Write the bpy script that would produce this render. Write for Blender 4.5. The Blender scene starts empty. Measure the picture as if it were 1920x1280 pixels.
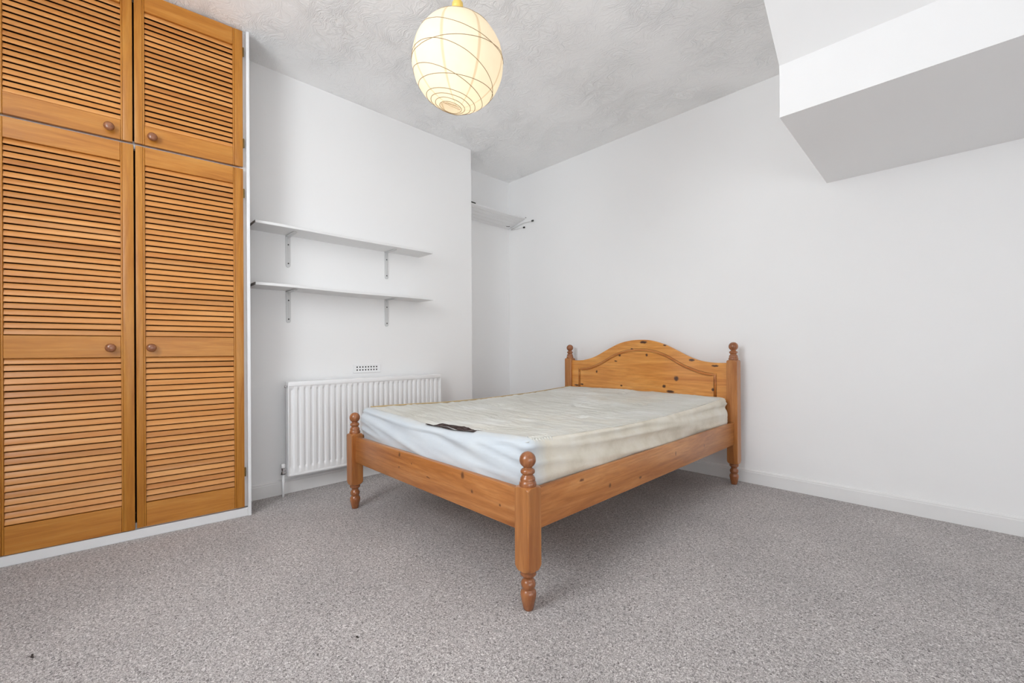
import bpy, bmesh, math, random
from mathutils import Vector, Matrix, noise
random.seed(7)
SC = bpy.context.scene
COL = SC.collection
R = math.radians

# ------------------------------------------------------------------ camera
cam_data = bpy.data.cameras.new('camera')
cam = bpy.data.objects.new('camera', cam_data); COL.objects.link(cam)
SC.camera = cam
cam_data.sensor_width = 36.0
cam_data.lens = 36.0 * 817.28 / 1920
cam_data.shift_y = 14.85 / 1920
cam_data.clip_start = .02
_y, _p, _r = R(45.781), R(0.052), R(-0.325)
F = Vector((-math.sin(_y)*math.cos(_p), math.cos(_y)*math.cos(_p), math.sin(_p)))
Rt = Vector((math.cos(_y), math.sin(_y), 0)); U = Rt.cross(F)
R2 = Rt*math.cos(_r) + U*math.sin(_r); U2 = U*math.cos(_r) - Rt*math.sin(_r)
cam.matrix_world = Matrix(((R2.x, U2.x, -F.x, 0), (R2.y, U2.y, -F.y, 0), (R2.z, U2.z, -F.z, .92), (0, 0, 0, 1)))

# ------------------------------------------------------------------ light
SC.cycles.max_bounces = 16; SC.cycles.diffuse_bounces = 12
SC.view_settings.view_transform = 'Standard'
SC.view_settings.look = 'None'
SC.view_settings.gamma = 1.0
SC.view_settings.use_curve_mapping = False
SC.view_settings.exposure = -0.20
W = bpy.data.worlds.new('overcast sky'); SC.world = W; W.use_nodes = True
bg = W.node_tree.nodes['Background']
bg.inputs[0].default_value = (.93, .965, 1.0, 1); bg.inputs[1].default_value = 4.0

def daylight(name, loc, rot, sx, sy, power, col=(1, 1, 1)):
    l = bpy.data.lights.new(name, 'AREA'); l.shape = 'RECTANGLE'; l.size = sx; l.size_y = sy
    l.energy = power; l.color = col
    o = bpy.data.objects.new(name, l); COL.objects.link(o); o.location = loc; o.rotation_euler = rot
    return o
# room extents
XL, XB, XR = -3.387, -3.0527, 1.9        # recess wall, chimney breast, right wall
YF, YB, YC0, YC1 = -.90, 3.258, .705, 2.4726
H = 2.717
WIN = [(-1.75, -.75, 1.25, 2.55)]                        # window in the front wall (x0,x1,z0,z1)
WINR = (-.80, .45, .10, 1.65)                             # glazed door in the right wall (y0,y1,z0,z1)
for i, (x0, x1, z0, z1) in enumerate(WIN):
    daylight('window_daylight', ((x0+x1)/2, YF-.12, (z0+z1)/2), (R(90), 0, 0), x1-x0, z1-z0, (44,)[i], (.92, .965, 1))
daylight('window_daylight', (XR+.12, (WINR[0]+WINR[1])/2, (WINR[2]+WINR[3])/2), (R(90), 0, R(90)), WINR[1]-WINR[0], WINR[3]-WINR[2], 10, (.92, .965, 1))
WIN_FILL = (1.05, 2.10, .35, 1.35)                            # added opening in the right wall, fills back wall and ceiling
daylight('window_daylight', (XR+.12, (WIN_FILL[0]+WIN_FILL[1])/2, (WIN_FILL[2]+WIN_FILL[3])/2), (R(90), 0, R(90)), WIN_FILL[1]-WIN_FILL[0], WIN_FILL[3]-WIN_FILL[2], 2.5, (.95, .975, 1))  # added fill lamp, no known window here

# ------------------------------------------------------------------ helpers
def link(name, me, mat=None, parent=None, smooth=False):
    o = bpy.data.objects.new(name, me); COL.objects.link(o)
    if mat is not None and not me.materials: me.materials.append(mat)
    if parent is not None: o.parent = parent
    if smooth:
        for p in me.polygons: p.use_smooth = True
    return o
def obj(name, bm, mat=None, parent=None, smooth=False, ang=None):
    me = bpy.data.meshes.new(name); bm.normal_update(); bm.to_mesh(me); bm.free()
    o = link(name, me, mat, parent, smooth or ang is not None)
    if ang is not None:
        me.set_sharp_from_angle(angle=R(ang))
    return o
def tag(o, label=None, cat=None, group=None, kind=None):
    if label: o['label'] = label
    if cat: o['category'] = cat
    if group: o['group'] = group
    if kind: o['kind'] = kind
    return o
def empty(name, loc=(0, 0, 0), rz=0, **k):
    o = bpy.data.objects.new(name, None); COL.objects.link(o); o.location = loc; o.rotation_euler = (0, 0, rz)
    o.empty_display_size = .05
    return tag(o, **k)
def struct(name, bm, mat, parent=None, **k):
    o = obj(name, bm, mat, parent, **k)
    if parent is None: o['kind'] = 'structure'
    return o
def box(bm, x0, x1, y0, y1, z0, z1, bev=0, seg=1, mi=0):
    vs = [bm.verts.new((x, y, z)) for x in (x0, x1) for y in (y0, y1) for z in (z0, z1)]
    fs = [bm.faces.new([vs[i] for i in f]) for f in ((0, 1, 3, 2), (4, 6, 7, 5), (0, 4, 5, 1), (2, 3, 7, 6), (0, 2, 6, 4), (1, 5, 7, 3))]
    for f in fs: f.material_index = mi
    if bev:
        es = list({e for f in fs for e in f.edges})
        bmesh.ops.bevel(bm, geom=es, offset=bev, segments=seg, affect='EDGES', profile=.5)
    return bm
def B(): return bmesh.new()
def lathe(bm, prof, n=32, loc=(0, 0, 0), axis='Z', cap=True):
    """prof: list of (r, h)"""
    rings = []
    for r, h in prof:
        ring = []
        for i in range(n):
            a = 2*math.pi*i/n; c, s = r*math.cos(a), r*math.sin(a)
            v = {'Z': (c, s, h), 'X': (h, c, s), 'Y': (s, h, c)}[axis]
            ring.append(bm.verts.new((v[0]+loc[0], v[1]+loc[1], v[2]+loc[2])))
        rings.append(ring)
    for a, b in zip(rings, rings[1:]):
        for i in range(n):
            j = (i+1) % n
            bm.faces.new((a[i], a[j], b[j], b[i]))
    if cap:
        bm.faces.new(list(reversed(rings[0]))); bm.faces.new(rings[-1])
    return bm
def tube(bm, pts, r, n=8, closed=False):
    pts = [Vector(p) for p in pts]; rings = []; N = len(pts)
    up = None
    for i, p in enumerate(pts):
        a = pts[(i-1) % N] if (closed or i > 0) else p
        b = pts[(i+1) % N] if (closed or i < N-1) else p
        t = (b-a).normalized()
        if up is None:
            up = t.orthogonal().normalized()
        else:
            up = (up - t*up.dot(t)).normalized()
        s = t.cross(up)
        rings.append([bm.verts.new(p + (up*math.cos(2*math.pi*k/n) + s*math.sin(2*math.pi*k/n))*r) for k in range(n)])
    rng = range(N if closed else N-1)
    for i in rng:
        a, b = rings[i], rings[(i+1) % N]
        off = 0
        if closed and i == N-1:
            off = min(range(n), key=lambda o: (a[0].co-b[o].co).length)
        for k in range(n):
            bm.faces.new((a[k], a[(k+1) % n], b[(k+1+off) % n], b[(k+off) % n]))
    if not closed:
        bm.faces.new(list(reversed(rings[0]))); bm.faces.new(rings[-1])
    return bm
def extrude_profile(bm, prof, axis, a, b):
    """closed 2-D profile (list of pairs) swept along an axis from a to b"""
    def P(q, t):
        return {'X': (t, q[0], q[1]), 'Y': (q[0], t, q[1]), 'Z': (q[0], q[1], t)}[axis]
    A = [bm.verts.new(P(q, a)) for q in prof]; Bv = [bm.verts.new(P(q, b)) for q in prof]
    n = len(prof)
    for i in range(n):
        j = (i+1) % n; bm.faces.new((A[i], A[j], Bv[j], Bv[i]))
    bm.faces.new(list(reversed(A))); bm.faces.new(Bv)
    bmesh.ops.recalc_face_normals(bm, faces=bm.faces)
    return bm

# ------------------------------------------------------------------ materials
def srgb(*c):
    c = [x/255 for x in c]
    return tuple((x/12.92 if x <= .04045 else ((x+.055)/1.055)**2.4) for x in c) + (1,)
class NT:
    def __init__(s, name, rough=.5, spec=.5):
        s.m = bpy.data.materials.new(name); s.m.use_nodes = True; s.t = s.m.node_tree
        s.b = s.t.nodes['Principled BSDF']; s.b.inputs['Roughness'].default_value = rough
        s.b.inputs['Specular IOR Level'].default_value = spec
    def n(s, typ, **k):
        nd = s.t.nodes.new(typ)
        for a, v in k.items():
            if a.startswith('i_'):
                key = a[2:]; key = int(key) if key.isdigit() else key
                nd.inputs[key].default_value = v
            else: setattr(nd, a, v)
        return nd
    def l(s, a, b): s.t.links.new(a, b)
    def obj(s, scale=(1, 1, 1)):
        tc = s.n('ShaderNodeTexCoord'); mp = s.n('ShaderNodeMapping'); mp.inputs['Scale'].default_value = scale
        s.l(tc.outputs['Object'], mp.inputs[0]); s.mp = mp; return mp.outputs[0]
    def noise(s, vec, scale, detail=4, rough=.5, dist=0):
        n = s.n('ShaderNodeTexNoise'); n.inputs['Scale'].default_value = scale; n.inputs['Detail'].default_value = detail
        n.inputs['Roughness'].default_value = rough; n.inputs['Distortion'].default_value = dist
        s.l(vec, n.inputs['Vector']); return n.outputs['Fac']
    def ramp(s, fac, stops):
        r = s.n('ShaderNodeValToRGB'); e = r.color_ramp.elements
        while len(e) < len(stops): e.new(.5)
        for i, (p, c) in enumerate(stops): e[i].position = p; e[i].color = c
        s.l(fac, r.inputs[0]); return r.outputs[0]
    def math(s, op, a, b=None):
        m = s.n('ShaderNodeMath', operation=op)
        for i, v in enumerate((a, b)):
            if v is None: continue
            if isinstance(v, (int, float)): m.inputs[i].default_value = v
            else: s.l(v, m.inputs[i])
        return m.outputs[0]
    def mix(s, fac, a, b, blend='MIX'):
        m = s.n('ShaderNodeMix', data_type='RGBA', blend_type=blend)
        for i, v in ((0, fac), (6, a), (7, b)):
            if isinstance(v, (int, float)): m.inputs[i].default_value = v
            elif isinstance(v, tuple): m.inputs[i].default_value = v
            else: s.l(v, m.inputs[i])
        return m.outputs[2]
    def color(s, c):
        if isinstance(c, tuple): s.b.inputs['Base Color'].default_value = c
        else: s.l(c, s.b.inputs['Base Color'])
    def bump(s, h, strength=.3, dist=.01):
        b = s.n('ShaderNodeBump'); b.inputs['Strength'].default_value = strength; b.inputs['Distance'].default_value = dist
        s.l(h, b.inputs['Height']); s.l(b.outputs[0], s.b.inputs['Normal'])

def plain(name, c, rough=.5, spec=.5, metal=0, nz=.0, nscale=3):
    t = NT(name, rough, spec); t.b.inputs['Metallic'].default_value = metal
    if nz:
        v = t.obj(); f = t.noise(v, nscale, 5)
        d = tuple(x*(1-nz) for x in c[:3])+(1,)
        t.color(t.ramp(f, [(.3, d), (.7, c)]))
    else: t.color(c)
    return t.m

def wall_mat():
    t = NT('white emulsion wall', .75, .25); v = t.obj()
    f = t.noise(v, 1.1, 4); t.color(t.ramp(f, [(.3, (.84, .84, .84, 1)), (.7, (.86, .86, .86, 1))]))
    t.bump(t.noise(v, 240, 3), .06, .002); return t.m
def artex():
    t = NT('white textured ceiling paint', .8, .25); v = t.obj()
    t.color((.92, .92, .92, 1))
    w = t.n('ShaderNodeTexNoise', noise_dimensions='3D'); w.inputs['Scale'].default_value = 5.5; w.inputs['Detail'].default_value = 2
    t.l(v, w.inputs['Vector'])
    add = t.n('ShaderNodeVectorMath', operation='MULTIPLY_ADD'); add.inputs[1].default_value = (.35, .35, .0)
    t.l(w.outputs['Color'], add.inputs[0]); t.l(v, add.inputs[2])
    mp = t.n('ShaderNodeMapping'); mp.inputs['Scale'].default_value = (22, 75, 1); mp.inputs['Rotation'].default_value = (0, 0, .6)
    t.l(add.outputs[0], mp.inputs[0])
    a = t.noise(mp.outputs[0], 1.0, 4, .62, .6)
    mask = t.ramp(t.noise(v, 2.6, 3), [(.36, (.15, .15, .15, 1)), (.66, (1, 1, 1, 1))])
    h = t.math('MULTIPLY', t.math('POWER', a, 2.0), mask)
    t.bump(h, .75, .02); return t.m
def carpet():
    t = NT('grey loop pile carpet', .95, .1); v = t.obj()
    w = t.n('ShaderNodeTexNoise'); w.inputs['Scale'].default_value = 150; w.inputs['Detail'].default_value = 2; w.inputs['Distortion'].default_value = 1.4
    t.l(v, w.inputs['Vector'])
    fine = t.noise(v, 300, 3, .6, .8)
    big = t.noise(v, 2.3, 4)
    s = t.math('ADD', t.math('MULTIPLY', w.outputs['Fac'], .6), t.math('MULTIPLY', fine, .4))
    c = t.ramp(s, [(.35, (.11, .10, .098, 1)), (.46, (.335, .312, .306, 1)), (.55, (.51, .482, .474, 1)), (.66, (.80, .775, .765, 1))])
    c2 = t.mix(t.ramp(big, [(.35, (0, 0, 0, 1)), (.65, (1, 1, 1, 1))]), (1.08, 1.08, 1.08, 1), (1.22, 1.215, 1.21, 1))
    t.color(t.mix(1.0, c, c2, 'MULTIPLY'))
    # sparse dark flecks of lint
    vo = t.n('ShaderNodeTexVoronoi'); vo.inputs['Scale'].default_value = 5.0; t.l(v, vo.inputs['Vector'])
    t.bump(s, .9, .006); return t.m
def wood(name, dark, mid, light, axis='Z', rough=.35, gscale=1.0, knots=None, vary=.0, fg=1.0, kaxes=(0, 2), coat=.0, kc=((.055, .018, .006, 1), (.075, .026, .008, 1), (.19, .07, .022, 1)), band=.5):
    """varnished pine, grain along an axis; knots = (a, b, ra, rb) in object coordinates"""
    t = NT(name, rough, .45)
    if coat: t.b.inputs['Coat Weight'].default_value = coat; t.b.inputs['Coat Roughness'].default_value = .2
    st = {'X': (.9, 11, 11), 'Y': (11, .9, 11), 'Z': (11, 11, .9)}[axis]
    v = t.obj(tuple(x*gscale for x in st))
    if vary:
        oi = t.n('ShaderNodeObjectInfo'); mul = t.math('MULTIPLY', oi.outputs['Random'], 37.0)
        cb = t.n('ShaderNodeCombineXYZ'); t.l(mul, cb.inputs[0]); t.l(mul, cb.inputs[1]); t.l(mul, cb.inputs[2])
        t.l(cb.outputs[0], t.mp.inputs['Location'])
    g = t.noise(v, 2.0, 5, .6, 1.2)
    fine = t.noise(v, 11.0, 3, .6, .3)
    c = t.ramp(g, [(.28, dark), (.5, mid), (.72, light)])
    c = t.mix(t.ramp(fine, [(.35, (.35*fg, .35*fg, .35*fg, 1)), (.6, (0, 0, 0, 1))]), c, tuple(x*.72 for x in dark[:3])+(1,))
    if vary:
        ov = t.ramp(oi.outputs['Random'], [(0, (1-vary, 1-vary*1.15, 1-vary*1.2, 1)), (.5, (1, 1, 1, 1)), (1, (1+vary*.35, 1+vary*.4, 1+vary*.5, 1))])
        c = t.mix(1.0, c, ov, 'MULTIPLY')
    if knots:
        tc = t.n('ShaderNodeTexCoord'); sp = t.n('ShaderNodeSeparateXYZ'); t.l(tc.outputs['Object'], sp.inputs[0])
        wob = t.math('MULTIPLY', t.math('SUBTRACT', t.noise(tc.outputs['Object'], 45, 2), .5), .012)
        A = t.math('ADD', sp.outputs[kaxes[0]], wob); Bz = t.math('SUBTRACT', sp.outputs[kaxes[1]], wob)
        for (a, b, ra, rb) in knots:
            da = t.math('DIVIDE', t.math('SUBTRACT', A, a), ra); db = t.math('DIVIDE', t.math('SUBTRACT', Bz, b), rb)
            d = t.math('ADD', t.math('MULTIPLY', da, da), t.math('MULTIPLY', db, db))
            halo = t.ramp(d, [(.0, (1, 1, 1, 1)), (.42, (.95, .95, .95, 1)), (.75, (.35, .35, .35, 1)), (1.0, (0, 0, 0, 1))])
            core = t.ramp(d, [(.0, kc[0]), (.3, kc[1]), (.6, kc[2])])
            c = t.mix(halo, c, core)
    t.color(c)
    t.bump(fine, .10, .002)
    return t.m

M = {}
M['wall'] = wall_mat()
M['artex'] = artex()
M['carpet'] = carpet()
M['gloss'] = plain('white gloss woodwork', (.80, .80, .795, 1), .35, .5, nz=.03, nscale=6)
M['frame'] = plain('white painted wardrobe frame', (.78, .79, .80, 1), .4, .5, nz=.04, nscale=8)
M['rad'] = plain('white enamel', (.86, .865, .87, 1), .28, .5)
M['shelf'] = plain('white painted shelf', (.80, .80, .80, 1), .5, .4, nz=.02, nscale=9)
M['bracket'] = plain('grey white painted steel', (.62, .62, .62, 1), .45, .5)
M['dark'] = plain('painted recess shade', (.02, .018, .016, 1), .8, .2)
M['inside'] = plain('unlit wardrobe lining', (.05, .028, .015, 1), .8, .2)  # interior shade put into the colour so slat gaps read dark
M['screw'] = plain('dull dark screw head', (.05, .05, .05, 1), .45, .5, .6)
M['chrome'] = plain('chrome', (.75, .75, .76, 1), .12, .5, 1.0)
M['brass'] = plain('aged brass', (.20, .14, .06, 1), .4, .5, .8)
M['cap'] = plain('black plastic cap', (.02, .022, .018, 1), .5, .4)
M['slat'] = wood('varnished louvre slat', srgb(184, 118, 58), srgb(203, 139, 74), srgb(216, 157, 95), 'Y', .30, .45, vary=.16, fg=.25)
M['stile'] = wood('varnished door stile', srgb(160, 97, 28), srgb(181, 119, 42), srgb(192, 134, 58), 'Z', .36, fg=.6)
M['rail'] = wood('varnished door rail', srgb(166, 102, 34), srgb(187, 123, 48), srgb(198, 139, 64), 'Y', .36, fg=.6)
M['knob'] = wood('dark turned knob', srgb(110, 66, 40), srgb(140, 88, 58), srgb(160, 106, 74), 'X', .25, coat=.4)
P_D, P_M, P_L = srgb(156, 92, 44), srgb(184, 120, 64), srgb(204, 144, 88)
M['bedx'] = wood('varnished pine foot rail', P_D, P_M, P_L, 'X', .34, .8, coat=.15, kc=((.13, .045, .015, 1), (.20, .075, .025, 1), (.30, .13, .045, 1)), knots=[(-1.943, .403, .012, .018), (-1.947, .34, .008, .007), (-1.435, .404, .014, .022), (-1.373, .35, .010, .009), (-1.206, .336, .007, .007), (-1.689, .341, .02, .004), (-1.831, .379, .005, .005)])
M['bedy'] = wood('varnished pine side rail', P_D, P_M, P_L, 'Y', .34, .8, coat=.15, kc=((.13, .045, .015, 1), (.20, .075, .025, 1), (.30, .13, .045, 1)), kaxes=(1, 2), knots=[(1.62, .33, .014, .012), (1.42, .395, .02, .008), (1.88, .31, .016, .008), (2.25, .36, .007, .016), (2.62, .345, .006, .012)])
M['bedz'] = wood('varnished pine post', srgb(150, 88, 42), srgb(176, 114, 60), srgb(194, 134, 78), 'Z', .3, .8, coat=.25)
M['turned'] = wood('turned pine', srgb(126, 72, 38), srgb(154, 94, 54), srgb(174, 114, 70), 'Z', .24, .8, coat=.5)
HK = [(-1.735, .974, .038, .014), (-1.559, .948, .014, .007), (-1.353, .838, .026, .012), (-1.835, .92, .013, .008), (-1.949, .87, .014, .010), (-1.707, .873, .013, .013),
      (-1.986, .822, .016, .006), (-2.175, .73, .012, .014), (-1.469, .70, .022, .023), (-1.566, .638, .018, .015), (-1.516, .600, .036, .013), (-1.935, .623, .013, .008), (-2.05, .581, .012, .007),
      (-1.205, .633, .012, .014), (-2.39, .603, .03, .009), (-2.33, .612, .02, .008), (-1.19, .80, .03, .008)]
M['head'] = wood('varnished knotty pine headboard', srgb(186, 112, 44), srgb(214, 146, 68), srgb(228, 168, 92), 'X', .32, .7, coat=.2, knots=HK)
M['bead'] = wood('pine beading', srgb(160, 90, 38), srgb(192, 120, 56), srgb(214, 148, 84), 'X', .3, .7, coat=.3)

# ------------------------------------------------------------------ room shell
T = .12
struct('floor', box(B(), XL-.3, XR+.3, YF-.3, YB+.3, -.1, 0), M['carpet'])
struct('ceiling', box(B(), XL-.3, XR+.3, YF-.3, YB+.3, H, H+.1), M['artex'])
struct('wall_back', box(B(), XL-.3, XR+.3, YB, YB+T, 0, H), M['wall'])
b = B(); box(b, XL-T, XL, YF-.1, YB, 0, H); struct('wall_left', b, M['wall'])
struct('wall_chimney_breast', box(B(), XL, XB, YC0, YC1, 0, H, .004, 2), M['wall'])
def holed_wall(bm, axis, p0, p1, a0, a1, holes):
    """wall slab between p0 and p1 along its normal, running a0..a1, with rectangular holes (a,b,z0,z1)"""
    def bx(u0, u1, z0, z1):
        if axis == 'Y': box(bm, u0, u1, p0, p1, z0, z1)
        else: box(bm, p0, p1, u0, u1, z0, z1)
    cur = a0
    for (u0, u1, z0, z1) in sorted(holes):
        bx(cur, u0, 0, H); bx(u0, u1, 0, z0); bx(u0, u1, z1, H); cur = u1
    bx(cur, a1, 0, H)
    return bm
struct('wall_front', holed_wall(B(), 'Y', YF-.25, YF, XL-.3, XR+.3, WIN), M['wall'])
struct('wall_right', holed_wall(B(), 'X', XR, XR+.25, YF, YB, [WINR, WIN_FILL]), M['wall'])
def window(n, axis, u0, u1, z0, z1, p):
    """white casement window, frame centred on plane p"""
    def bx(bm, a0, a1, c0, c1, d=.03):
        if axis == 'Y': box(bm, a0, a1, p-d, p+d, c0, c1, .004)
        else: box(bm, p-d, p+d, a0, a1, c0, c1, .004)
    bm = B(); w = .05; mid = (u0+u1)/2
    bx(bm, u0, u0+w, z0, z1); bx(bm, u1-w, u1, z0, z1); bx(bm, u0+w, u1-w, z0, z0+w); bx(bm, u0+w, u1-w, z1-w, z1); bx(bm, mid-.025, mid+.025, z0+w, z1-w)
    f = struct('window_%d' % n, bm, M['gloss'])
    return f
window(1, 'Y', *WIN[0], YF-.2); window(2, 'X', *WINR, XR+.2); window(3, 'X', *WIN_FILL, XR+.2)  # last frame surrounds the added fill opening

# bulkhead under the stairs above: flat underside, upright face, then a slope up to the ceiling
XS, YS = -.5657, 2.2532
prof = [(YB, 1.932), (YS, 1.966), (YS, 2.200), (YS-.647, H), (YB, H)]
struct('trim_bulkhead', extrude_profile(B(), prof, 'X', XS, XR), M['wall'])

# skirting boards with a stepped top
def skirting(name, axis, p, sgn, a, b, h=.092):
    t = .016
    q = [(p, 0), (p+sgn*t, 0), (p+sgn*t, h-.018), (p+sgn*(t-.003), h-.014), (p+sgn*(t-.003), h-.008), (p+sgn*.006, h), (p, h)]
    return struct(name, extrude_profile(B(), q, axis, a, b), M['gloss'])
skirting('baseboard_back', 'X', YB, -1, XL, XR)
skirting('baseboard_breast', 'Y', XB, 1, YC0, YC1+.016)
skirting('baseboard_breast_return', 'X', YC1, 1, XL+.016, XB)
skirting('baseboard_left', 'Y', XL, 1, YC1+.016, YB-.016)
skirting('baseboard_right', 'Y', XR, -1, YF, YB-.016)

# ------------------------------------------------------------------ wardrobe
wr = empty('fitted_wardrobe', (-2.82, .17, 0), R(-5), label='tall fitted wardrobe with honey-coloured louvred doors in a white painted frame', cat='wardrobe')
# carcass and face frame (local: x = out into the room, y = along the front)
YL, YR = -.52, .488
b = B()
box(b, -.50, -.03, YR-.018, YR-.002, 0, 2.70); box(b, -.50, -.03, YL, YL+.016, 0, 2.70)
box(b, -.50, -.49, YL+.016, YR-.018, 0, 2.70); box(b, -.49, -.046, YL+.016, YR-.018, 2.68, 2.70)
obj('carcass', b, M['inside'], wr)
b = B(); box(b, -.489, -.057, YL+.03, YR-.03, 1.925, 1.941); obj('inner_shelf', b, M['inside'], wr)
b = B()
box(b, -.045, -.024, .440, YR-.016, .05, 2.70, .001)
box(b, -.045, -.024, YL, -.500, .05, 2.70, .001)
box(b, -.056, -.034, -.500, .440, 1.925, 1.965, .001)
box(b, -.045, -.024, -.500, .440, 2.66, 2.70, .001)
box(b, -.045, -.024, -.500, .440, .04, .075, .001)
obj('face_frame', b, M['frame'], wr)
b = B(); box(b, -.045, -.004, YR-.016, YR, 0.0, H-.002, .0015, 2); obj('edge_strip', b, M['frame'], wr)
b = B(); box(b, -.045, -.006, YL, YR-.016, 0, .046, .003, 2); obj('plinth', b, M['frame'], wr)
b = B(); box(b, -.045, -.026, YL, YR-.016, 2.701, H-.001, .001); obj('top_strip', b, M['frame'], wr)

def slat_mesh(w, p, key='slat'):
    bm = B(); L, th = p*.90, .0052; tilt = R(20)
    n = 6; prof = []
    for k in range(n+1):
        a = math.pi*k/n; prof.append((th/2*math.cos(a), L/2+th/2*math.sin(a)-th/2))
    for k in range(n+1):
        a = math.pi+math.pi*k/n; prof.append((th/2*math.cos(a), -L/2+th/2*math.sin(a)+th/2))
    ct, stt = math.cos(tilt), math.sin(tilt)
    q = [(x*ct - z*stt, x*stt + z*ct) for x, z in prof]     # top leans inwards, bottom edge out
    extrude_profile(bm, q, 'Y', -w/2, w/2)
    me = bpy.data.meshes.new(key); bm.normal_update(); bm.to_mesh(me); bm.free(); me.materials.append(M['slat'])
    for p in me.polygons: p.use_smooth = len(p.vertices) == 4
    me.set_sharp_from_angle(angle=R(40))
    return me
def door(y0, y1, z0, z1, sl, sr, rails, knob, hinges, side, slats, label, lean=0):
    """side panel of louvres; sl/sr = inner edges of the stiles; rails = [(z0,z1)]; slats = [(z0,z1,n)]"""
    bm = B(); X0, X1 = -.023, 0
    zi0, zi1 = rails[0][1], rails[-1][0]; e = .0005
    ring = [((y0+e, z0+e), (sl, zi0)), ((y1-e, z0+e), (sr, zi0)), ((y1-e, z1-e), (sr, zi1)), ((y0+e, z1-e), (sl, zi1))]
    V = [[bm.verts.new((x, q[0], q[1])) for x in (X0-.001, X0+.004) for q in c] for c in ring]
    for i in range(4):
        a, c = V[i], V[(i+1) % 4]
        for k0, k1 in ((0, 1), (1, 3), (3, 2), (2, 0)): bm.faces.new((a[k0], a[k1], c[k1], c[k0]))
    bmesh.ops.recalc_face_normals(bm, faces=bm.faces)
    d = obj('door', bm, M['stile'], wr); tag(d, label)
    for (p0, p1) in ((y0, sl-.008), (sr+.008, y1)):
        bm = B(); box(bm, X0+.0045, X1, p0, p1, z0, z1, .002, 2); obj('stile', bm, M['stile'], d, ang=35)
    for (p0, p1) in ((sl-.008, sl-.0005), (sr+.0005, sr+.008)):
        bm = B(); box(bm, X0+.0045, X1-.002, p0, p1, z0, z1, .0022, 3); obj('beading', bm, M['stile'], d, ang=35)
    for (a, c) in rails:
        bm = B(); box(bm, X0+.0045, X1-.001, sl, sr, a, c, .0012, 1); obj('door_rail', bm, M['rail'], d, ang=35)
    for (a, c, n) in slats:
        p = (c-a)/n; me = slat_mesh(sr-sl, p)
        for k in range(n):
            s = link('slat', me, None, d)
            s.location = (-.0125+random.uniform(-.0006, .0006), (sl+sr)/2, a+p*(k+.5)+.001)
            s.rotation_euler = (random.uniform(-.0022, .0022), random.uniform(-.035, .035), 0)
    bm = B(); ky, kz = knob
    lathe(bm, [(.010, -.001), (.009, .006), (.008, .010), (.012, .013), (.0185, .018), (.0205, .024), (.019, .030), (.014, .0345), (.007, .0365), (.001, .037)], 24, (0, ky, kz), 'X')
    obj('knob', bm, M['knob'], d, smooth=True)
    for hz in hinges:
        bm = B(); yy = y1+.004 if side > 0 else y0-.004
        lathe(bm, [(.0042, hz-.024), (.0045, hz-.022), (.0045, hz-.008), (.0036, hz-.007), (.0045, hz-.006), (.0045, hz+.006), (.0036, hz+.007), (.0045, hz+.008), (.0045, hz+.022), (.003, hz+.026)], 12, (-.006, yy, 0), 'Z')
        box(bm, -.016, -.006, yy-.001, yy+.001, hz-.022, hz+.022)
        obj('hinge', bm, M['brass'], d)
    return d
UP = [(1.948, 2.042), (2.612, 2.705)]; LO = [(.054, .172), (.895, .995), (1.847, 1.936)]
door(-.003, .455, 1.948, 2.704, .036, .408, [(1.948, 2.042), (2.612, 2.704)], (.066, 1.987), (2.591, 2.081), 1, [(2.042, 2.612, 21)], 'right-hand upper louvred door')
door(-.474, -.010, 1.948, 2.704, -.432, -.054, [(1.948, 2.042), (2.612, 2.704)], (-.093, 1.990), (2.591, 2.081), -1, [(2.042, 2.612, 21)], 'left-hand upper louvred door')
dr = door(.000, .455, .054, 1.936, .036, .408, LO, (.058, .940), (1.801, .247), 1, [(.172, .895, 25), (.995, 1.847, 30)], 'right-hand tall lower louvred door')
dl = door(-.474, -.007, .050, 1.936, -.432, -.056, [(.050, .172), (.895, .995), (1.847, 1.936)], (-.091, .940), (1.801, .247), -1, [(.172, .895, 25), (.995, 1.847, 30)], 'left-hand tall lower louvred door')

# ------------------------------------------------------------------ pendant lantern
LC = Vector((-1.52, 1.16, 2.168)); LR = .1964
ln = empty('paper_lantern_pendant', tuple(LC), 0, label='round cream paper lantern pendant, lit, hanging from the ceiling', cat='ceiling lamp')
ax = Vector((.15, .11, .982)).normalized()
def lr(d):
    return LR*(1 + .012*noise.noise(d*3.1) + .004*noise.noise(d*9))
t = NT('glowing rice paper', .7, .2)
v = t.obj(); sp = t.n('ShaderNodeSeparateXYZ'); t.l(v, sp.inputs[0])
an = t.math('ARCTAN2', sp.outputs[1], sp.outputs[0])
seam = t.math('ABSOLUTE', t.math('SINE', t.math('MULTIPLY', t.math('ADD', an, .98), 4.0)))
paper = t.ramp(seam, [(.0, (.72, .62, .46, 1)), (.10, (.78, .68, .52, 1)), (.16, (.93, .86, .73, 1))])
fib = t.noise(v, 30, 4)
paper = t.mix(t.ramp(fib, [(.3, (.10, .10, .10, 1)), (.7, (0, 0, 0, 1))]), paper, (.78, .68, .5, 1))
nt = t.t; nt.nodes.remove(t.b)
tr = t.n('ShaderNodeBsdfTranslucent'); df = t.n('ShaderNodeBsdfDiffuse'); mx = t.n('ShaderNodeMixShader'); mx.inputs[0].default_value = .5
t.l(paper, tr.inputs[0]); t.l(paper, df.inputs[0]); t.l(tr.outputs[0], mx.inputs[1]); t.l(df.outputs[0], mx.inputs[2])
out = [n for n in nt.nodes if n.type == 'OUTPUT_MATERIAL'][0]
t.l(mx.outputs[0], out.inputs[0]); M['paper'] = t.m
bm = B(); nu, nv = 64, 40; hole = R(13)
rot = Vector((0, 0, 1)).rotation_difference(ax)
rings = []
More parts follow.
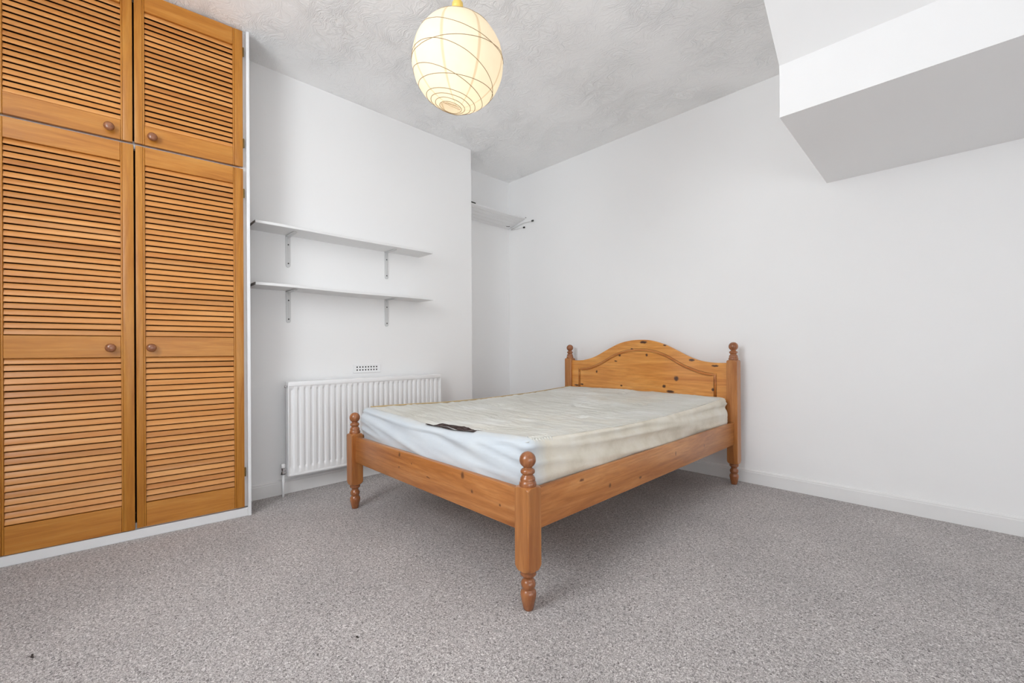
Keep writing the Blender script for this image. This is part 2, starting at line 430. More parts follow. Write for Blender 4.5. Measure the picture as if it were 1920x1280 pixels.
for j in range(nv+1):
    th = hole + (math.pi-2*hole)*j/nv
    ring = []
    for i in range(nu):
        a = 2*math.pi*i/nu
        d = rot @ Vector((math.sin(th)*math.cos(a), math.sin(th)*math.sin(a), math.cos(th)))
        ring.append(bm.verts.new(d*lr(d)))
    rings.append(ring)
for j in range(nv):
    for i in range(nu):
        bm.faces.new((rings[j][i], rings[j+1][i], rings[j+1][(i+1) % nu], rings[j][(i+1) % nu]))
# slightly sunken paper over the bottom opening
obj('paper_shade', bm, M['paper'], ln, smooth=True)
M['wire'] = plain('lantern rib', (.30, .21, .11, 1), .6, .3)
def ring_wire(n, d, name='rib'):
    n = Vector(n).normalized(); rr = math.sqrt(max(0, 1-d*d)); u = n.orthogonal().normalized(); w = n.cross(u); pts = []
    for k in range(72):
        a = 2*math.pi*k/72; q = (n*d + (u*math.cos(a)+w*math.sin(a))*rr).normalized(); pts.append(q*(lr(q)+.0004))
    obj(name, tube(B(), pts, .0012, 6, True), M['wire'], ln, smooth=True)
for n_, d_ in [((.141, .107, .984), -.970), ((.142, .125, .982), -.945), ((.157, .106, .982), -.897), ((.171, .109, .979), -.839), ((.30, .24, .92), -.584), ((.172, -.03, .985), -.567),
               ((.124, .35, .93), -.344), ((.05, -.121, .991), .055), ((.309, .137, .941), .35), ((.15, .11, .98), .90), ((.15, .11, .98), .965), ((-.1, .2, .97), .62)]:
    ring_wire(n_, d_)
M['bulbglass'] = None
t = NT('frosted lit bulb'); t.b.inputs['Emission Color'].default_value = (1, .86, .66, 1); t.b.inputs['Emission Strength'].default_value = 2.0
t.color((.9, .9, .88, 1)); M['bulbglass'] = t.m
b = B(); lathe(b, [(.001, -.030), (.012, -.0275), (.022, -.020), (.028, -.006), (.029, .004), (.026, .018), (.017, .034), (.013, .050), (.013, .062)], 20)
obj('light_bulb', b, M['bulbglass'], ln, smooth=True)
t = NT('amber plastic lampholder', .35, .5); t.color((.78, .56, .14, 1)); t.b.inputs['Transmission Weight'].default_value = .0; M['amber'] = t.m
b = B(); lathe(b, [(.014, .060), (.016, .066), (.012, .12), (.010, .232), (.017, .236), (.0235, .241), (.0245, .247), (.0235, .262), (.018, .270), (.009, .274), (.006, .285), (.004, .286)], 24)
obj('lamp_holder', b, M['amber'], ln, smooth=True)
b = B(); lathe(b, [(.0033, .284), (.0033, H-LC.z-.02)], 10)
obj('flex', b, M['gloss'], ln, smooth=True)
b = B(); lathe(b, [(.045, H-LC.z), (.045, H-LC.z-.004), (.040, H-LC.z-.016), (.022, H-LC.z-.026), (.006, H-LC.z-.03)], 28)
obj('ceiling_rose', b, M['gloss'], ln, smooth=True)
# spreader wire frame that holds the shade
b = B()
for k in range(3):
    a = k*2.094
    p0 = Vector((.019*math.cos(a), .019*math.sin(a), .17)); d = rot @ Vector((math.sin(hole)*math.cos(a), math.sin(hole)*math.sin(a), math.cos(hole)))
    tube(b, [p0, (p0+d*lr(d))/2+Vector((0, 0, .004)), d*lr(d)], .001, 6)
obj('spreader', b, M['wire'], ln)
pl = bpy.data.lights.new('lantern_bulb_light', 'POINT'); pl.energy = .85; pl.color = (1, .86, .66); pl.shadow_soft_size = .05
po = bpy.data.objects.new('lantern_bulb_light', pl); COL.objects.link(po); po.parent = ln; po.location = (0, 0, -.075)

# ------------------------------------------------------------------ wall shelves and brackets
def wall_shelf(z, label, sag):
    s = empty('wall_shelf', (XB, 1.3, z), label=label, cat='shelf', group='painted wall shelves beside the wardrobe')
    bm = B(); n = 12; x1 = .200
    for k in range(n+1): pass
    ys = [.700+(1.926-.700)*k/n for k in range(n+1)]
    def zz(y): return sag*math.sin((y-.7)*7.5)*.5
    A = []
    for y in ys:
        q = zz(y); A.append([bm.verts.new((x, y-1.3, w+q)) for x, w in ((0, -.017), (x1-.002, -.017), (x1, -.015), (x1, -.002), (x1-.002, 0), (0, 0))])
    for a, c in zip(A, A[1:]):
        for i in range(6): bm.faces.new((a[i], a[(i+1) % 6], c[(i+1) % 6], c[i]))
    bm.faces.new(list(reversed(A[0]))); bm.faces.new(A[-1])
    bmesh.ops.recalc_face_normals(bm, faces=bm.faces)
    obj('shelf_board', bm, M['shelf'], s)
    for yb_ in (.937, 1.635):
        bm = B(); w = .0140; L = .205 if True else 0; A2 = .145
        t_ = .005; y0 = yb_-1.3; ztop = -.0175
        # pressed steel L: wall leg, shelf leg, raised rib, rounded tips
        def leg(bm, f, L):
            pts = [(-w, 0), (w, 0)]
            pts += [(w*math.cos(a), L-w+w*math.sin(a)) for a in [k*math.pi/8 for k in range(0, 9)]]
            lo = [bm.verts.new(f(p[0], p[1], 0)) for p in pts]; hi = [bm.verts.new(f(p[0], p[1], t_)) for p in pts]
            n = len(pts)
            for i in range(n): bm.faces.new((lo[i], lo[(i+1) % n], hi[(i+1) % n], hi[i]))
            bm.faces.new(lo); bm.faces.new(hi)
        leg(bm, lambda u, v, t: (t+.0005, y0+u, ztop-v), .205)
        leg(bm, lambda u, v, t: (v+.0005, y0+u, ztop-t), A2)
        # raised rib that follows the inner corner
        P = []
        for k in range(9):
            a = k/8*math.pi/2
            P.append((.022*(1-math.sin(a))+.003, .022*(1-math.cos(a))+.003))
        rib = [(.004, .175)] + [(P[8-k][0], P[8-k][1]) for k in range(9)][::1]
        pts = [(.0035, ztop-.178)] + [(x+.001, ztop-zq-.001) for x, zq in sorted(P, key=lambda q: q[0])] + [(.120, ztop-.0035)]
        pts = [Vector((x, y0, zq)) for x, zq in pts]
        tube(bm, pts, .0042, 8)
        bmesh.ops.recalc_face_normals(bm, faces=bm.faces)
        br = obj('bracket', bm, M['bracket'], s, ang=40)
        for dz in (.058, .180):
            bm = B(); lathe(bm, [(.0045, .0085), (.0045, .0095), (.002, .0102)], 12, (0, y0, ztop-dz), 'X'); obj('screw', bm, M['screw'], br)
    return s
wall_shelf(1.687, 'upper white shelf on two steel brackets above the radiator', .003)
wall_shelf(1.325, 'lower white shelf on two steel brackets above the radiator', .004)

# ------------------------------------------------------------------ air vent
vt = empty('air_vent', (XB, 1.475, .79), label='small white wall vent with two rows of holes above the radiator', cat='vent')
bm = B()
w, h = .106, .0315; ih, iw = .0215, .086
box(bm, 0, .006, -w, w, ih, h, .0015); box(bm, 0, .006, -w, w, -h, -ih, .0015)
box(bm, 0, .006, -w, -iw, -ih, ih); box(bm, 0, .006, iw, w, -ih, ih)
obj('vent_frame', bm, M['rad'], vt)
bm = B(); nx = 8; pitch = 2*iw/nx; hs = .0052
rows = (-.0105, .0105)
edges_y = [-iw] + [v for k in range(nx) for v in (-iw+pitch*(k+.5)-hs, -iw+pitch*(k+.5)+hs)] + [iw]
edges_z = [-ih, rows[0]-hs, rows[0]+hs, rows[1]-hs, rows[1]+hs, ih]
for i in range(len(edges_y)-1):
    for j in range(len(edges_z)-1):
        if i % 2 == 1 and j % 2 == 1: continue
        box(bm, .0015, .0045, edges_y[i], edges_y[i+1], edges_z[j], edges_z[j+1])
bmesh.ops.remove_doubles(bm, verts=bm.verts, dist=1e-5)
obj('vent_grille', bm, M['rad'], vt)
bm = B(); box(bm, .0002, .0012, -iw, iw, -ih, ih); obj('vent_hole_shade', bm, M['dark'], vt)  # dark sheet stands in for the shade inside the holes

# ------------------------------------------------------------------ radiator
rd = empty('radiator', (-2.95, .905, 0), R(0), label='white ribbed panel radiator low on the wall, behind the bed foot', cat='radiator')
RW, Z0, Z1 = 1.152, .128, .725
bm = B(); nrib = 28; m0 = .024; pitch = (RW-2*m0)/nrib
prof = [(0, .0)]
def relief(y):
    if y < m0 or y > RW-m0: return 0
    q = ((y-m0)/pitch) % 1
    a = abs(q-.5)*2
    s = min(1, max(0, (.80-a)/.34)); s = s*s*(3-2*s)
    return -.015*(1-s)
ys = [0, .004] ; n = nrib*12
ys = [0] + [m0+(RW-2*m0)*k/n for k in range(n+1)] + [RW]
zs = [Z0+.012, Z0+.040, Z0+.052, Z0+.064, Z1-.058, Z1-.046, Z1-.034, Z1-.01]
def env(z):
    if z < Z0+.041 or z > Z1-.035: return 0
    if z < Z0+.053 or z > Z1-.047: return .5
    return 1
G = []
for y in ys:
    G.append([bm.verts.new((relief(y)*env(z), y, z)) for z in zs])
for a, c in zip(G, G[1:]):
    for i in range(len(zs)-1): bm.faces.new((a[i], c[i], c[i+1], a[i+1]))
obj('front_panel', bm, M['rad'], rd, smooth=True)
bm = B()
box(bm, -.055, .003, -.002, RW+.002, Z1-.030, Z1, .004, 3)
obj('top_cover', bm, M['rad'], rd, ang=35)
bm = B(); box(bm, -.050, .002, 0, RW, Z0, Z0+.016, .004, 3); box(bm, -.012, -.0112, .002, RW-.002, Z0+.01, Z1-.02); obj('bottom_edge', bm, M['rad'], rd, ang=35)
for yy in (-.003, RW-.003):
    bm = B(); box(bm, -.052, .002, yy, yy+.006, Z0+.002, Z1-.004, .002, 2); obj('side_cover', bm, M['rad'], rd, ang=35)
bm = B(); box(bm, -.070, -.052, .03, RW-.03, Z0+.02, Z1-.04, .003); obj('rear_panel', bm, M['rad'], rd)
for yy in (.15, RW-.15):
    bm = B(); box(bm, -.1026, -.070, yy-.015, yy+.015, Z0+.05, Z1-.08, .002); obj('wall_bracket', bm, M['rad'], rd)
bm = B(); lathe(bm, [(.006, -.018), (.0075, -.016), (.0075, -.004), (.010, -.003), (.010, 0)], 12, (-.025, 0, Z1-.03), 'Y'); obj('bleed_valve', bm, M['chrome'], rd, ang=35)
vy = -.024; vx = -.032
bm = B(); lathe(bm, [(.0075, 0.0), (.0075, .150)], 16, (vx, vy, 0)); obj('feed_pipe', bm, M['rad'], rd, smooth=True)
bm = B(); lathe(bm, [(.011, .145), (.0125, .147), (.0125, .160), (.010, .162), (.011, .164), (.011, .182), (.009, .184)], 16, (vx, vy, 0))
lathe(bm, [(.008, -.024), (.0105, -.022), (.0105, -.012), (.0085, -.011), (.0085, .0)], 14, (vx, 0, .172), 'Y')
va = obj('valve', bm, M['chrome'], rd, ang=35)
bm = B(); lathe(bm, [(.0115, .184), (.0135, .187), (.0130, .203), (.011, .207), (.003, .2085)], 16, (vx, vy, 0)); obj('valve_cap', bm, M['rad'], va, ang=35)
bm = B(); lathe(bm, [(.0134, .143), (.0134, .147)], 16, (vx, vy, 0)); obj('valve_seal', bm, M['cap'], va)

# ------------------------------------------------------------------ shelf in the recess
rk = empty('slatted_shelf', (XL, 2.9, 2.21), label='high white slatted shelf in the recess behind the chimney breast', cat='shelf')
tl = math.atan2(.062, .25); nb = 5; wdt = .25/math.cos(tl)/nb
for k in range(nb):
    bm = B(); box(bm, 0, wdt-.0035, -.42, .352, 0, .012, .0015)
    bmesh.ops.transform(bm, matrix=Matrix.Rotation(-tl, 4, 'Y') @ Matrix.Translation((.006+k*wdt, 0, 0)), verts=bm.verts)
    obj('shelf_slat', bm, M['shelf'], rk)
for yy in (-.30, .28):
    bm = B(); box(bm, .004, .250, yy-.012, yy+.012, .012, .026, .002)
    bmesh.ops.transform(bm, matrix=Matrix.Rotation(-tl, 4, 'Y'), verts=bm.verts)
    obj('cross_batten', bm, M['shelf'], rk)
bm = B(); tube(bm, [(.05, .345, -.004), (.24, .345, .028), (.36, .345, .020)], .006, 8); obj('support_rail', bm, M['shelf'], rk, smooth=True)
bm = B(); tube(bm, [(.05, .345, -.012), (.235, .345, -.022)], .004, 8); obj('support_rail', bm, M['shelf'], rk, smooth=True)
for p, q in (((.352, .345, .0205), (.372, .345, .0205)), ((.232, .345, -.022), (.248, .345, -.022)), ((.245, -.40, .078), (.245, -.31, .074))):
    bm = B(); tube(bm, [p, q], .0085, 10); obj('end_cap', bm, M['cap'], rk, smooth=False)
bm = B(); lathe(bm, [(.004, -.004), (.004, .0)], 10, (.262, .352, .075), 'Y'); obj('screw', bm, M['screw'], rk)
bm = B(); tube(bm, [(.075, .25, .003), (.085, .275, .0045), (.095, .28, .006)], .003, 6); obj('hook', bm, M['screw'], rk)

# ------------------------------------------------------------------ bed
BX, BY, BW, BL = -1.0731, 1.1186, 1.40, 2.0229
bed = empty('bed_frame', (0, 0, 0), label='varnished pine double bed frame with turned posts and arched knotty headboard', cat='bed')
bed.location = (0, 0, 0)
HW = .0345
def post(cx, cy, hgt, name='post'):
    """square shaft whose shoulders are cut by the lathe; finial and foot are turned"""
    top = hgt-.121; bot = .140
    Rz = []
    def prof(z):
        if z > top-.022: u = (z-(top-.022))/.022; return .030+(.0500-.030)*math.sqrt(max(0, 1-u*u))
        if z < bot+.035: u = (bot+.035-z)/.035; return .030+(.0500-.030)*math.sqrt(max(0, 1-u**1.6))
        return .0490
    zs = [bot+.035*k/9 for k in range(10)] + [bot+.036+(top-.023-bot-.036)*k/6 for k in range(7)] + [top-.022*(1-k/9) for k in range(10)]
    zs = sorted(set(round(z, 5) for z in zs)); n = 72
    bm = B(); rings = []
    for z in zs:
        rr = prof(z); ring = []
        for i in range(n):
            a = 2*math.pi*(i+.5)/n; c, s = math.cos(a), math.sin(a)
            sq = HW/max(abs(c), abs(s)); r_ = min(sq, rr, .0468)
            ring.append(bm.verts.new((cx+c*r_, cy+s*r_, z)))
        rings.append(ring)
    for a, c in zip(rings, rings[1:]):
        for i in range(n): bm.faces.new((a[i], a[(i+1) % n], c[(i+1) % n], c[i]))
    bm.faces.new(list(reversed(rings[0]))); bm.faces.new(rings[-1])
    p = obj(name, bm, M['bedz'], bed, ang=28)
    # finial
    zt = hgt; f = []
    for k in range(0, 15):
        a = R(-62)+(R(89)-R(-62))*k/14; f.append((.0298*math.cos(a), zt-.0298+.0298*math.sin(a)))
    f = [(.030, top-.001), (.0305, top+.001), (.0308, top+.006), (.0300, top+.012), (.0275, top+.017), (.0262, top+.018), (.0275, top+.022), (.0265, top+.028), (.0225, top+.034), (.0195, top+.038), (.0188, top+.040),
         (.0225, top+.043), (.0258, top+.047), (.0262, top+.052), (.0245, top+.057), (.0205, top+.060), (.0180, top+.062)] + [q for q in f if q[1] > top+.0635]
    bm = B(); lathe(bm, f, 36, (cx, cy, 0)); obj('finial', bm, M['turned'], p, smooth=True)
    g = [(.0155, 0), (.0185, .002), (.0205, .012), (.0235, .026), (.0270, .040), (.0288, .052), (.0285, .060), (.0262, .067), (.0225, .0715), (.0212, .074), (.0225, .078), (.0255, .084), (.0266, .091), (.0255, .098), (.0220, .104),
         (.0190, .108), (.0185, .112), (.0205, .117), (.0250, .121), (.0285, .125), (.0290, .130), (.0270, .134), (.0290, .137), (.0300, .141)]
    bm = B(); lathe(bm, g, 36, (cx, cy, 0)); obj('foot', bm, M['turned'], p, smooth=True)
    return p
post(BX, BY, .5593); post(BX-BW, BY, .5593); post(BX, BY+BL, .9641); post(BX-BW, BY+BL, .9641)
# rails
def rail(name, x0, x1, y0, y1, z0, z1, mat):
    bm = B(); box(bm, x0, x1, y0, y1, z0, z1, .0025, 2); return obj(name, bm, mat, bed, ang=35)
rail('foot_rail', BX-BW+HW-.004, BX-HW+.004, BY-.012, BY+.012, .2739, .4215, M['bedx'])
tag(rail('side_rail', BX-.010, BX+.012, BY+HW-.004, BY+BL-HW+.004, .2739, .4215, M['bedy']))
rail('side_rail', BX-BW-.012, BX-BW+.010, BY+HW-.004, BY+BL-HW+.004, .2739, .4215, M['bedy'])
for xx in (BX-.030, BX-BW+.010):
    rail('slat_ledge', xx, xx+.020, BY+.05, BY+BL-.05, .335, .357, M['bedy'])
for k in range(12):
    y = BY+.10+k*(BL-.20)/11
    rail('bed_slat', BX-BW+.012, BX-.012, y-.035, y+.035, .3575, .3735, M['bedx'])
# headboard: arched board between the head posts
HYc = BY+BL; HX0, HX1 = BX-BW+HW-.004, BX-HW+.004
top_pts = [(-2.44, .824), (-2.37, .823), (-2.308, .828), (-2.195, .858), (-2.06, .922), (-1.958, .966), (-1.859, .988), (-1.764, .994), (-1.673, .987), (-1.564, .956), (-1.48, .917), (-1.38, .867), (-1.303, .838), (-1.21, .823), (-1.10, .822)]
def interp(pts, x):
    # Catmull-Rom through the points
    for i in range(len(pts)-1):
        if pts[i][0] <= x <= pts[i+1][0]:
            p1, p2 = pts[i], pts[i+1]; p0 = pts[i-1] if i else p1; p3 = pts[i+2] if i+2 < len(pts) else p2
            t = (x-p1[0])/(p2[0]-p1[0]); h = p2[0]-p1[0]
            m1 = (p2[1]-p0[1])/(p2[0]-p0[0])*h; m2 = (p3[1]-p1[1])/(p3[0]-p1[0])*h
            return (2*t**3-3*t*t+1)*p1[1]+(t**3-2*t*t+t)*m1+(-2*t**3+3*t*t)*p2[1]+(t**3-t*t)*m2
    return pts[0][1] if x < pts[0][0] else pts[-1][1]
hbx = [HX0+(HX1-HX0)*k/80 for k in range(81)]
fy, by_ = HYc-.012, HYc+.012
bm = B(); A = []
for x in hbx:
    z = interp(top_pts, x)
    A.append([bm.verts.new(p) for p in ((x, fy, .30), (x, fy, z-.004), (x, fy+.0015, z-.001), (x, fy+.005, z), (x, by_-.005, z), (x, by_, z-.004), (x, by_, .30))])
for a, c in zip(A, A[1:]):
    for i in range(7): bm.faces.new((a[i], a[(i+1) % 7], c[(i+1) % 7], c[i]))
bm.faces.new(list(reversed(A[0]))); bm.faces.new(A[-1]); bmesh.ops.recalc_face_normals(bm, faces=bm.faces)
hb = obj('headboard', bm, M['head'], bed, ang=30)
inner = [(-2.367, .756), (-2.31, .757), (-2.252, .764), (-2.141, .804), (-2.009, .872), (-1.884, .912), (-1.765, .922), (-1.651, .911), (-1.543, .875), (-1.42, .808), (-1.304, .764), (-1.24, .750), (-1.182, .746)]
def bead_path(off):
    xs = [inner[0][0]+off + (inner[-1][0]-inner[0][0]-2*off)*k/50 for k in range(51)]
    pts = [(xs[0], .585)] + [(x, interp(inner, x)-off*1.15) for x in xs] + [(xs[-1], .585)]
    return pts
def moulding(name, pts, w, y0, y1, mat, parent, rnd=True):
    """strip of width w following pts in the x-z plane, from depth y0 to y1"""
    bm = B(); R_ = []; N = len(pts)
    for i, (x, z) in enumerate(pts):
        a = pts[max(0, i-1)]; c = pts[min(N-1, i+1)]
        dx, dz = c[0]-a[0], c[1]-a[1]; l = math.hypot(dx, dz) or 1; nx, nz = -dz/l, dx/l
        R_.append([bm.verts.new((x+nx*s, y, z+nz*s)) for s, y in ((-w/2, y0), (-w/2*.8, (y0+y1)/2), (-w/4, y1), (w/4, y1), (w/2*.8, (y0+y1)/2), (w/2, y0))])
    for a, c in zip(R_, R_[1:]):
        for i in range(6): bm.faces.new((a[i], a[(i+1) % 6], c[(i+1) % 6], c[i]))
    bm.faces.new(list(reversed(R_[0]))); bm.faces.new(R_[-1]); bmesh.ops.recalc_face_normals(bm, faces=bm.faces)
    return obj(name, bm, mat, parent, smooth=True)
M['groove'] = plain('painted groove shade', (.13, .05, .015, 1), .6, .3)  # dark strips carry the shade of grooves that are not cut
moulding('arched_beading', bead_path(.008), .016, fy+.001, fy-.0055, M['bead'], hb)
moulding('groove_shade_line', bead_path(-.0015), .003, fy+.001, fy-.0006, M['groove'], hb)
moulding('groove_shade_line', bead_path(.018), .003, fy+.001, fy-.0006, M['groove'], hb)
moulding('groove_shade_line', [(HX0+.06+(HX1-HX0-.12)*k/10, .578) for k in range(11)], .005, fy+.001, fy-.0006, M['groove'], hb)
moulding('lower_beading', [(HX0+.06+(HX1-HX0-.12)*k/10, .568) for k in range(11)], .014, fy+.001, fy-.005, M['bead'], hb)

# ------------------------------------------------------------------ mattress
MX0, MX1, MY0, MY1, MZ0, MZ1 = -2.452, -1.094, 1.140, 3.100, .374, .588
mt = empty('mattress', ((MX0+MX1)/2, (MY0+MY1)/2, MZ0), label='worn cream double mattress with white elastic border, sagging on the pine bed', cat='mattress')
def ztop(x, y):
    u = (x-MX0)/(MX1-MX0); v_ = (y-MY0)/(MY1-MY0); u = min(1, max(0, u)); v_ = min(1, max(0, v_))
    z = MZ1
    z -= .034*math.sin(math.pi*u)**1.0*(1-v_)**3            # foot edge sags in the middle
    z -= .030*math.sin(math.pi*min(1, v_*1.0))*(u**3)       # right edge
    z -= .026*math.sin(math.pi*v_)*((1-u)**3)
    z -= .030*math.sin(math.pi*u)*math.sin(math.pi*v_)
    z += .010*(v_**4)*math.sin(math.pi*u)
    z += .004*noise.noise(Vector((x*3.0, y*3.0, 1.3)))
    return z
def ripple(x, y):
    q = noise.noise(Vector((x*3.2+noise.noise(Vector((x*2, y*3, 5)))*1.2, y*19, 2.0)))
    q2 = noise.noise(Vector((x*9, y*38, 7.0)))
    e = .0100*(1-abs(q)*2)+.0030*q2
    # soft quilting dimples
    for (dx, dy) in TUFTS:
        r = math.hypot(x-dx, y-dy)
        if r < .22:
            an = math.atan2(y-dy, x-dx)
            e -= .019*math.exp(-(r/.032)**2); e += .0034*math.exp(-(r/.085)**2)*math.cos(an*9)
    return e
TUFTS = [(-2.07, 1.26), (-1.48, 1.30), (-1.78, 1.62), (-2.12, 1.95), (-1.42, 1.9), (-1.75, 2.28), (-2.1, 2.62), (-1.42, 2.55), (-1.78, 2.9)]
# top panel
bm = B(); NX, NY = 120, 200; G = []
for i in range(NX+1):
    col = []
    for j in range(NY+1):
        x = MX0+.012+(MX1-MX0-.024)*i/NX; y = MY0+.012+(MY1-MY0-.024)*j/NY
        de = min(x-MX0, MX1-x, y-MY0, MY1-y); e = max(0, 1-(de-.0)/.05)
        z = ztop(x, y) + ripple(x, y)*min(1, de/.06) - .014*e*e
        col.append(bm.verts.new((x-mt.location.x, y-mt.location.y, z-MZ0)))
    G.append(col)
for i in range(NX):
    for j in range(NY): bm.faces.new((G[i][j], G[i+1][j], G[i+1][j+1], G[i][j+1]))
t = NT('cream quilted ticking', .85, .2); v = t.obj()
f1 = t.noise(v, 4, 4); sv = t.mp
base = t.ramp(f1, [(.3, srgb(208, 206, 197)), (.55, srgb(217, 216, 209)), (.75, srgb(226, 226, 222))])
st = t.ramp(t.noise(v, 1.7, 5, .6), [(.56, (0, 0, 0, 1)), (.75, (.5, .5, .5, 1))])
c = t.mix(st, base, srgb(216, 202, 178)); t.color(c)
v2 = t.n('ShaderNodeMapping'); v2.inputs['Scale'].default_value = (9, 60, 9); t.l(v, v2.inputs[0])
t.bump(t.noise(v2.outputs[0], 1.0, 5, .6, 1.2), .85, .010); M['tick'] = t.m
top = obj('top_panel', bm, M['tick'], mt, smooth=True)
# border: sides plus a band that folds over the top edge
def perim(n_per_m=110):
    r = .045; P = []
    def seg(ax_, ay, bx_, by2):
        L = math.hypot(bx_-ax_, by2-ay); n = int(L*n_per_m)
        nx, ny = (by2-ay)/L, -(bx_-ax_)/L
        for k in range(n): P.append((ax_+(bx_-ax_)*k/n, ay+(by2-ay)*k/n, nx, ny))
    def arc(cx, cy, a0):
        for k in range(8):
            a = a0+math.pi/2*k/8; P.append((cx+r*math.cos(a), cy+r*math.sin(a), math.cos(a), math.sin(a)))
    seg(MX0+r, MY0, MX1-r, MY0); arc(MX1-r, MY0+r, -math.pi/2)
    seg(MX1, MY0+r, MX1, MY1-r); arc(MX1-r, MY1-r, 0)
    seg(MX1-r, MY1, MX0+r, MY1); arc(MX0+r, MY1-r, math.pi/2)
    seg(MX0, MY1-r, MX0, MY0+r); arc(MX0+r, MY0+r, math.pi)
    return P
PM = perim()
bm = B(); rows_ = []; NV = 26
for (x, y, nx, ny) in PM:
    col = []
    zt = ztop(x, y)-.006
    front = max(0, -ny); right = max(0, nx); back = max(0, ny); left = max(0, -nx)
    fold_w = .050*front+.030*right+.012*(back+left)
    sx = (x-MX0)/(MX1-MX0)
    fold_w *= 1+.12*noise.noise(Vector((x*5, y*5, 0)))+ (.55*(1-abs(2*sx-1))*front)
    for k in range(NV+1):
        v_ = k/NV
        s_ = x*2.2 if front > .5 else y*2.2
        if v_ < .78:
            q = v_/.78; z = MZ0+(zt-.016-MZ0)*q
            out = .004*math.sin(math.pi*q)
            # long slanting folds, strongest in the upper half
            f_ = noise.noise(Vector((s_*.55+1.1, (z*16+s_*(1.15 if front > .5 else .12)), 3.3)))
            g_ = noise.noise(Vector((s_*2.0, z*45+s_*1.5, 9.1)))
            amp = (.032*front+.026*right+.002)*(.25+.75*q)*(1-.3*q)
            out += amp*(1-2.2*abs(f_)) + .0016*g_ - amp*.6
            px, py = x+nx*out, y+ny*out
        else:
            q = (v_-.78)/.22; a = min(1, q/.45)*math.pi/2
            if q <= .45:
                out = -.016*(1-math.cos(a))*1.0; z = zt-.016+.016*math.sin(a)+.002
            else:
                out = -.016-(fold_w-.016)*max(0, (q-.45)/.55)
                z = None
            px, py = x+nx*out, y+ny*out
            if z is None or q > .3:
                de = max(0.001, -out); e = max(0, 1-de/.05)
                zz = ztop(px, py)+ripple(px, py)*min(1, de/.06)-.014*e*e+.0035*(1-max(0, (q-.8)/.2))
                z = zz if z is None else z*(1-(q-.3)/.15)+zz*(q-.3)/.15 if q < .45 else zz
            px += nx*.0; py += ny*.0
        col.append(bm.verts.new((px-mt.location.x, py-mt.location.y, z-MZ0)))
    rows_.append(col)
n = len(rows_)
for i in range(n):
    a, c = rows_[i], rows_[(i+1) % n]
    for k in range(NV): bm.faces.new((a[k], c[k], c[k+1], a[k+1]))
bm.faces.new([r_[0] for r_ in reversed(rows_)])
t = NT('stretch border fabric', .85, .2); v = t.obj(); sp = t.n('ShaderNodeSeparateXYZ'); t.l(v, sp.inputs[0])
ymask = t.ramp(t.math('ADD', t.math('MULTIPLY', t.math('ADD', sp.outputs[1], .98), 8.0), t.math('MULTIPLY', t.noise(v, 9, 3), .3)), [(.25, (0, 0, 0, 1)), (1.0, (1, 1, 1, 1))])
white = t.ramp(t.noise(v, 5, 4), [(.3, srgb(198, 207, 215)), (.7, srgb(210, 217, 222))])
cream = t.ramp(t.noise(v, 6, 5, .6), [(.3, srgb(206, 198, 180)), (.5, srgb(222, 215, 200)), (.7, srgb(230, 226, 216))])
t.color(t.mix(ymask, white, cream)); t.bump(t.noise(v, 60, 3), .2, .003); M['border'] = t.m
obj('border', bm, M['border'], mt, smooth=True)
# ochre piping along the left and head edges
pts = [(x+nx*-.010, y+ny*-.010) for (x, y, nx, ny) in PM if (nx < -.3 and y > MY0+.06)]
bm = B(); tube(bm, [(x-mt.location.x, y-mt.location.y, ztop(x, y)+.002-MZ0) for x, y in pts], .0042, 8)
obj('piping', bm, plain('ochre piping', srgb(196, 172, 128), .7, .3), mt, smooth=True)
pts = [(x-nx*.020, y-ny*.020) for (x, y, nx, ny) in PM if nx > .3 and y < MY1-.1 and y > MY0+.03]
bm = B(); tube(bm, [(x-mt.location.x, y-mt.location.y, ztop(x, y)+.001+.0015*noise.noise(Vector((y*30, 0, 0)))-MZ0) for x, y in pts], .0036, 8)
obj('piping', bm, M['tick'], mt, smooth=True)
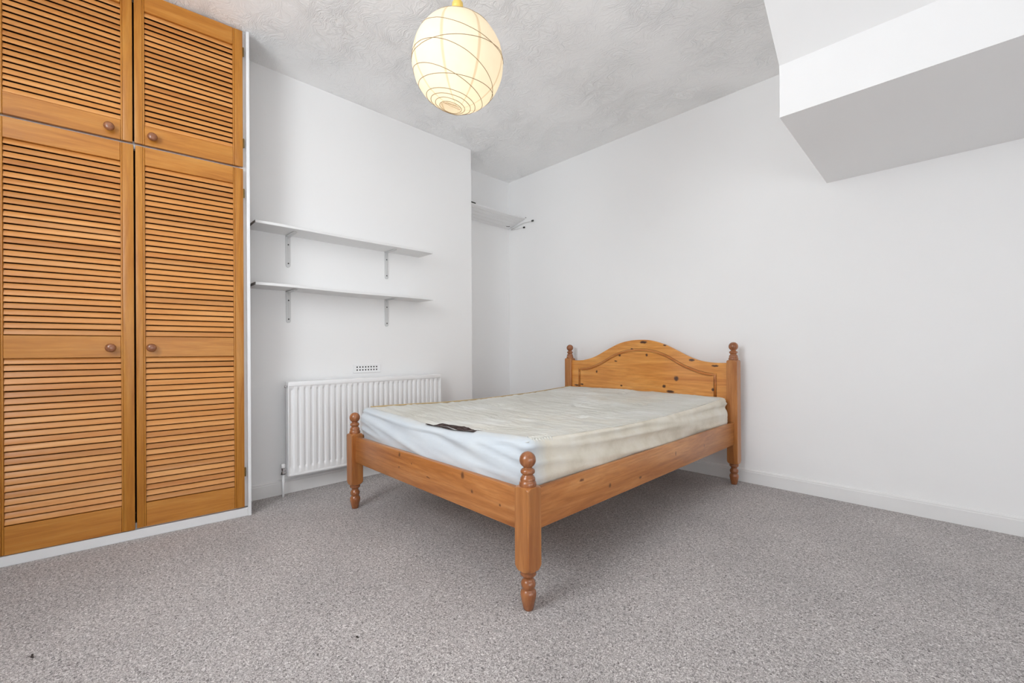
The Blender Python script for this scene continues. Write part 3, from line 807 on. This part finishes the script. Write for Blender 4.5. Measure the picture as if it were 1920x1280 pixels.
# gathered corner of the border at the near foot corner
bm = B()
for k in range(7):
    yy = MY0+.045+k*.016; xx = MX1-.004
    P = []
    for q in range(6):
        a = q/5*math.pi*.62; P.append((xx-.036+.034*math.cos(a*.9)-mt.location.x, yy+.006*q*.35-mt.location.y, ztop(xx, yy)-.024+.0235*math.sin(a)-MZ0))
    tube(bm, P, .0062+.0012*random.random(), 8)
obj('gathered_corner', bm, M['tick'], mt, smooth=True)
# brown woven label, partly under the border
bm = B(); poly = [(-1.80, 1.150), (-1.46, 1.150), (-1.44, 1.215), (-1.52, 1.222), (-1.60, 1.232), (-1.70, 1.250), (-1.80, 1.215)]
LXs = [-1.80+.36*k/36 for k in range(37)]; G = []
def lab_hi(x):
    pp = [(-1.80, 1.215), (-1.745, 1.262), (-1.70, 1.272), (-1.60, 1.255), (-1.52, 1.236), (-1.44, 1.222)]
    return interp(pp, x)
for x in LXs:
    col = []
    for j in range(9):
        y = 1.165+(lab_hi(x)-1.165)*j/8
        col.append(bm.verts.new((x-mt.location.x, y-mt.location.y, ztop(x, y)+ripple(x, y)+.0018-MZ0)))
    G.append(col)
for a, c in zip(G, G[1:]):
    for j in range(8): bm.faces.new((a[j], c[j], c[j+1], a[j+1]))
bmesh.ops.solidify(bm, geom=bm.faces[:], thickness=.001)
t = NT('brown woven label', .7, .3); v = t.obj((14, 26, 14)); fz = t.noise(v, 1.0, 3, .5, 2.5)
t.color(t.ramp(fz, [(.40, srgb(84, 66, 62)), (.55, srgb(98, 80, 76)), (.60, srgb(150, 134, 130)), (.65, srgb(92, 74, 70))])); M['label'] = t.m
tag(obj('label_patch', bm, M['label'], mt, smooth=True), 'dark brown woven label with pale pattern')

# ------------------------------------------------------------------ lint on the carpet
M['lint'] = plain('dark lint', (.05, .04, .035, 1), .9, .1)
def lint(x, y, k, label):
    bm = B(); tube(bm, [(0, 0, .0022), (.006*k, .002, .0035), (.012*k, -.001, .003), (.017*k, .004, .0022)], .0020, 6)
    o = obj('carpet_lint', bm, M['lint']); o.location = (x, y, 0); tag(o, label, 'lint')
lint(-1.357, .615, .5, 'tiny dark round fleck on the open carpet in front of the bed')
lint(-1.972, -.125, 1.2, 'thin dark thread of lint on the carpet near the wardrobe')
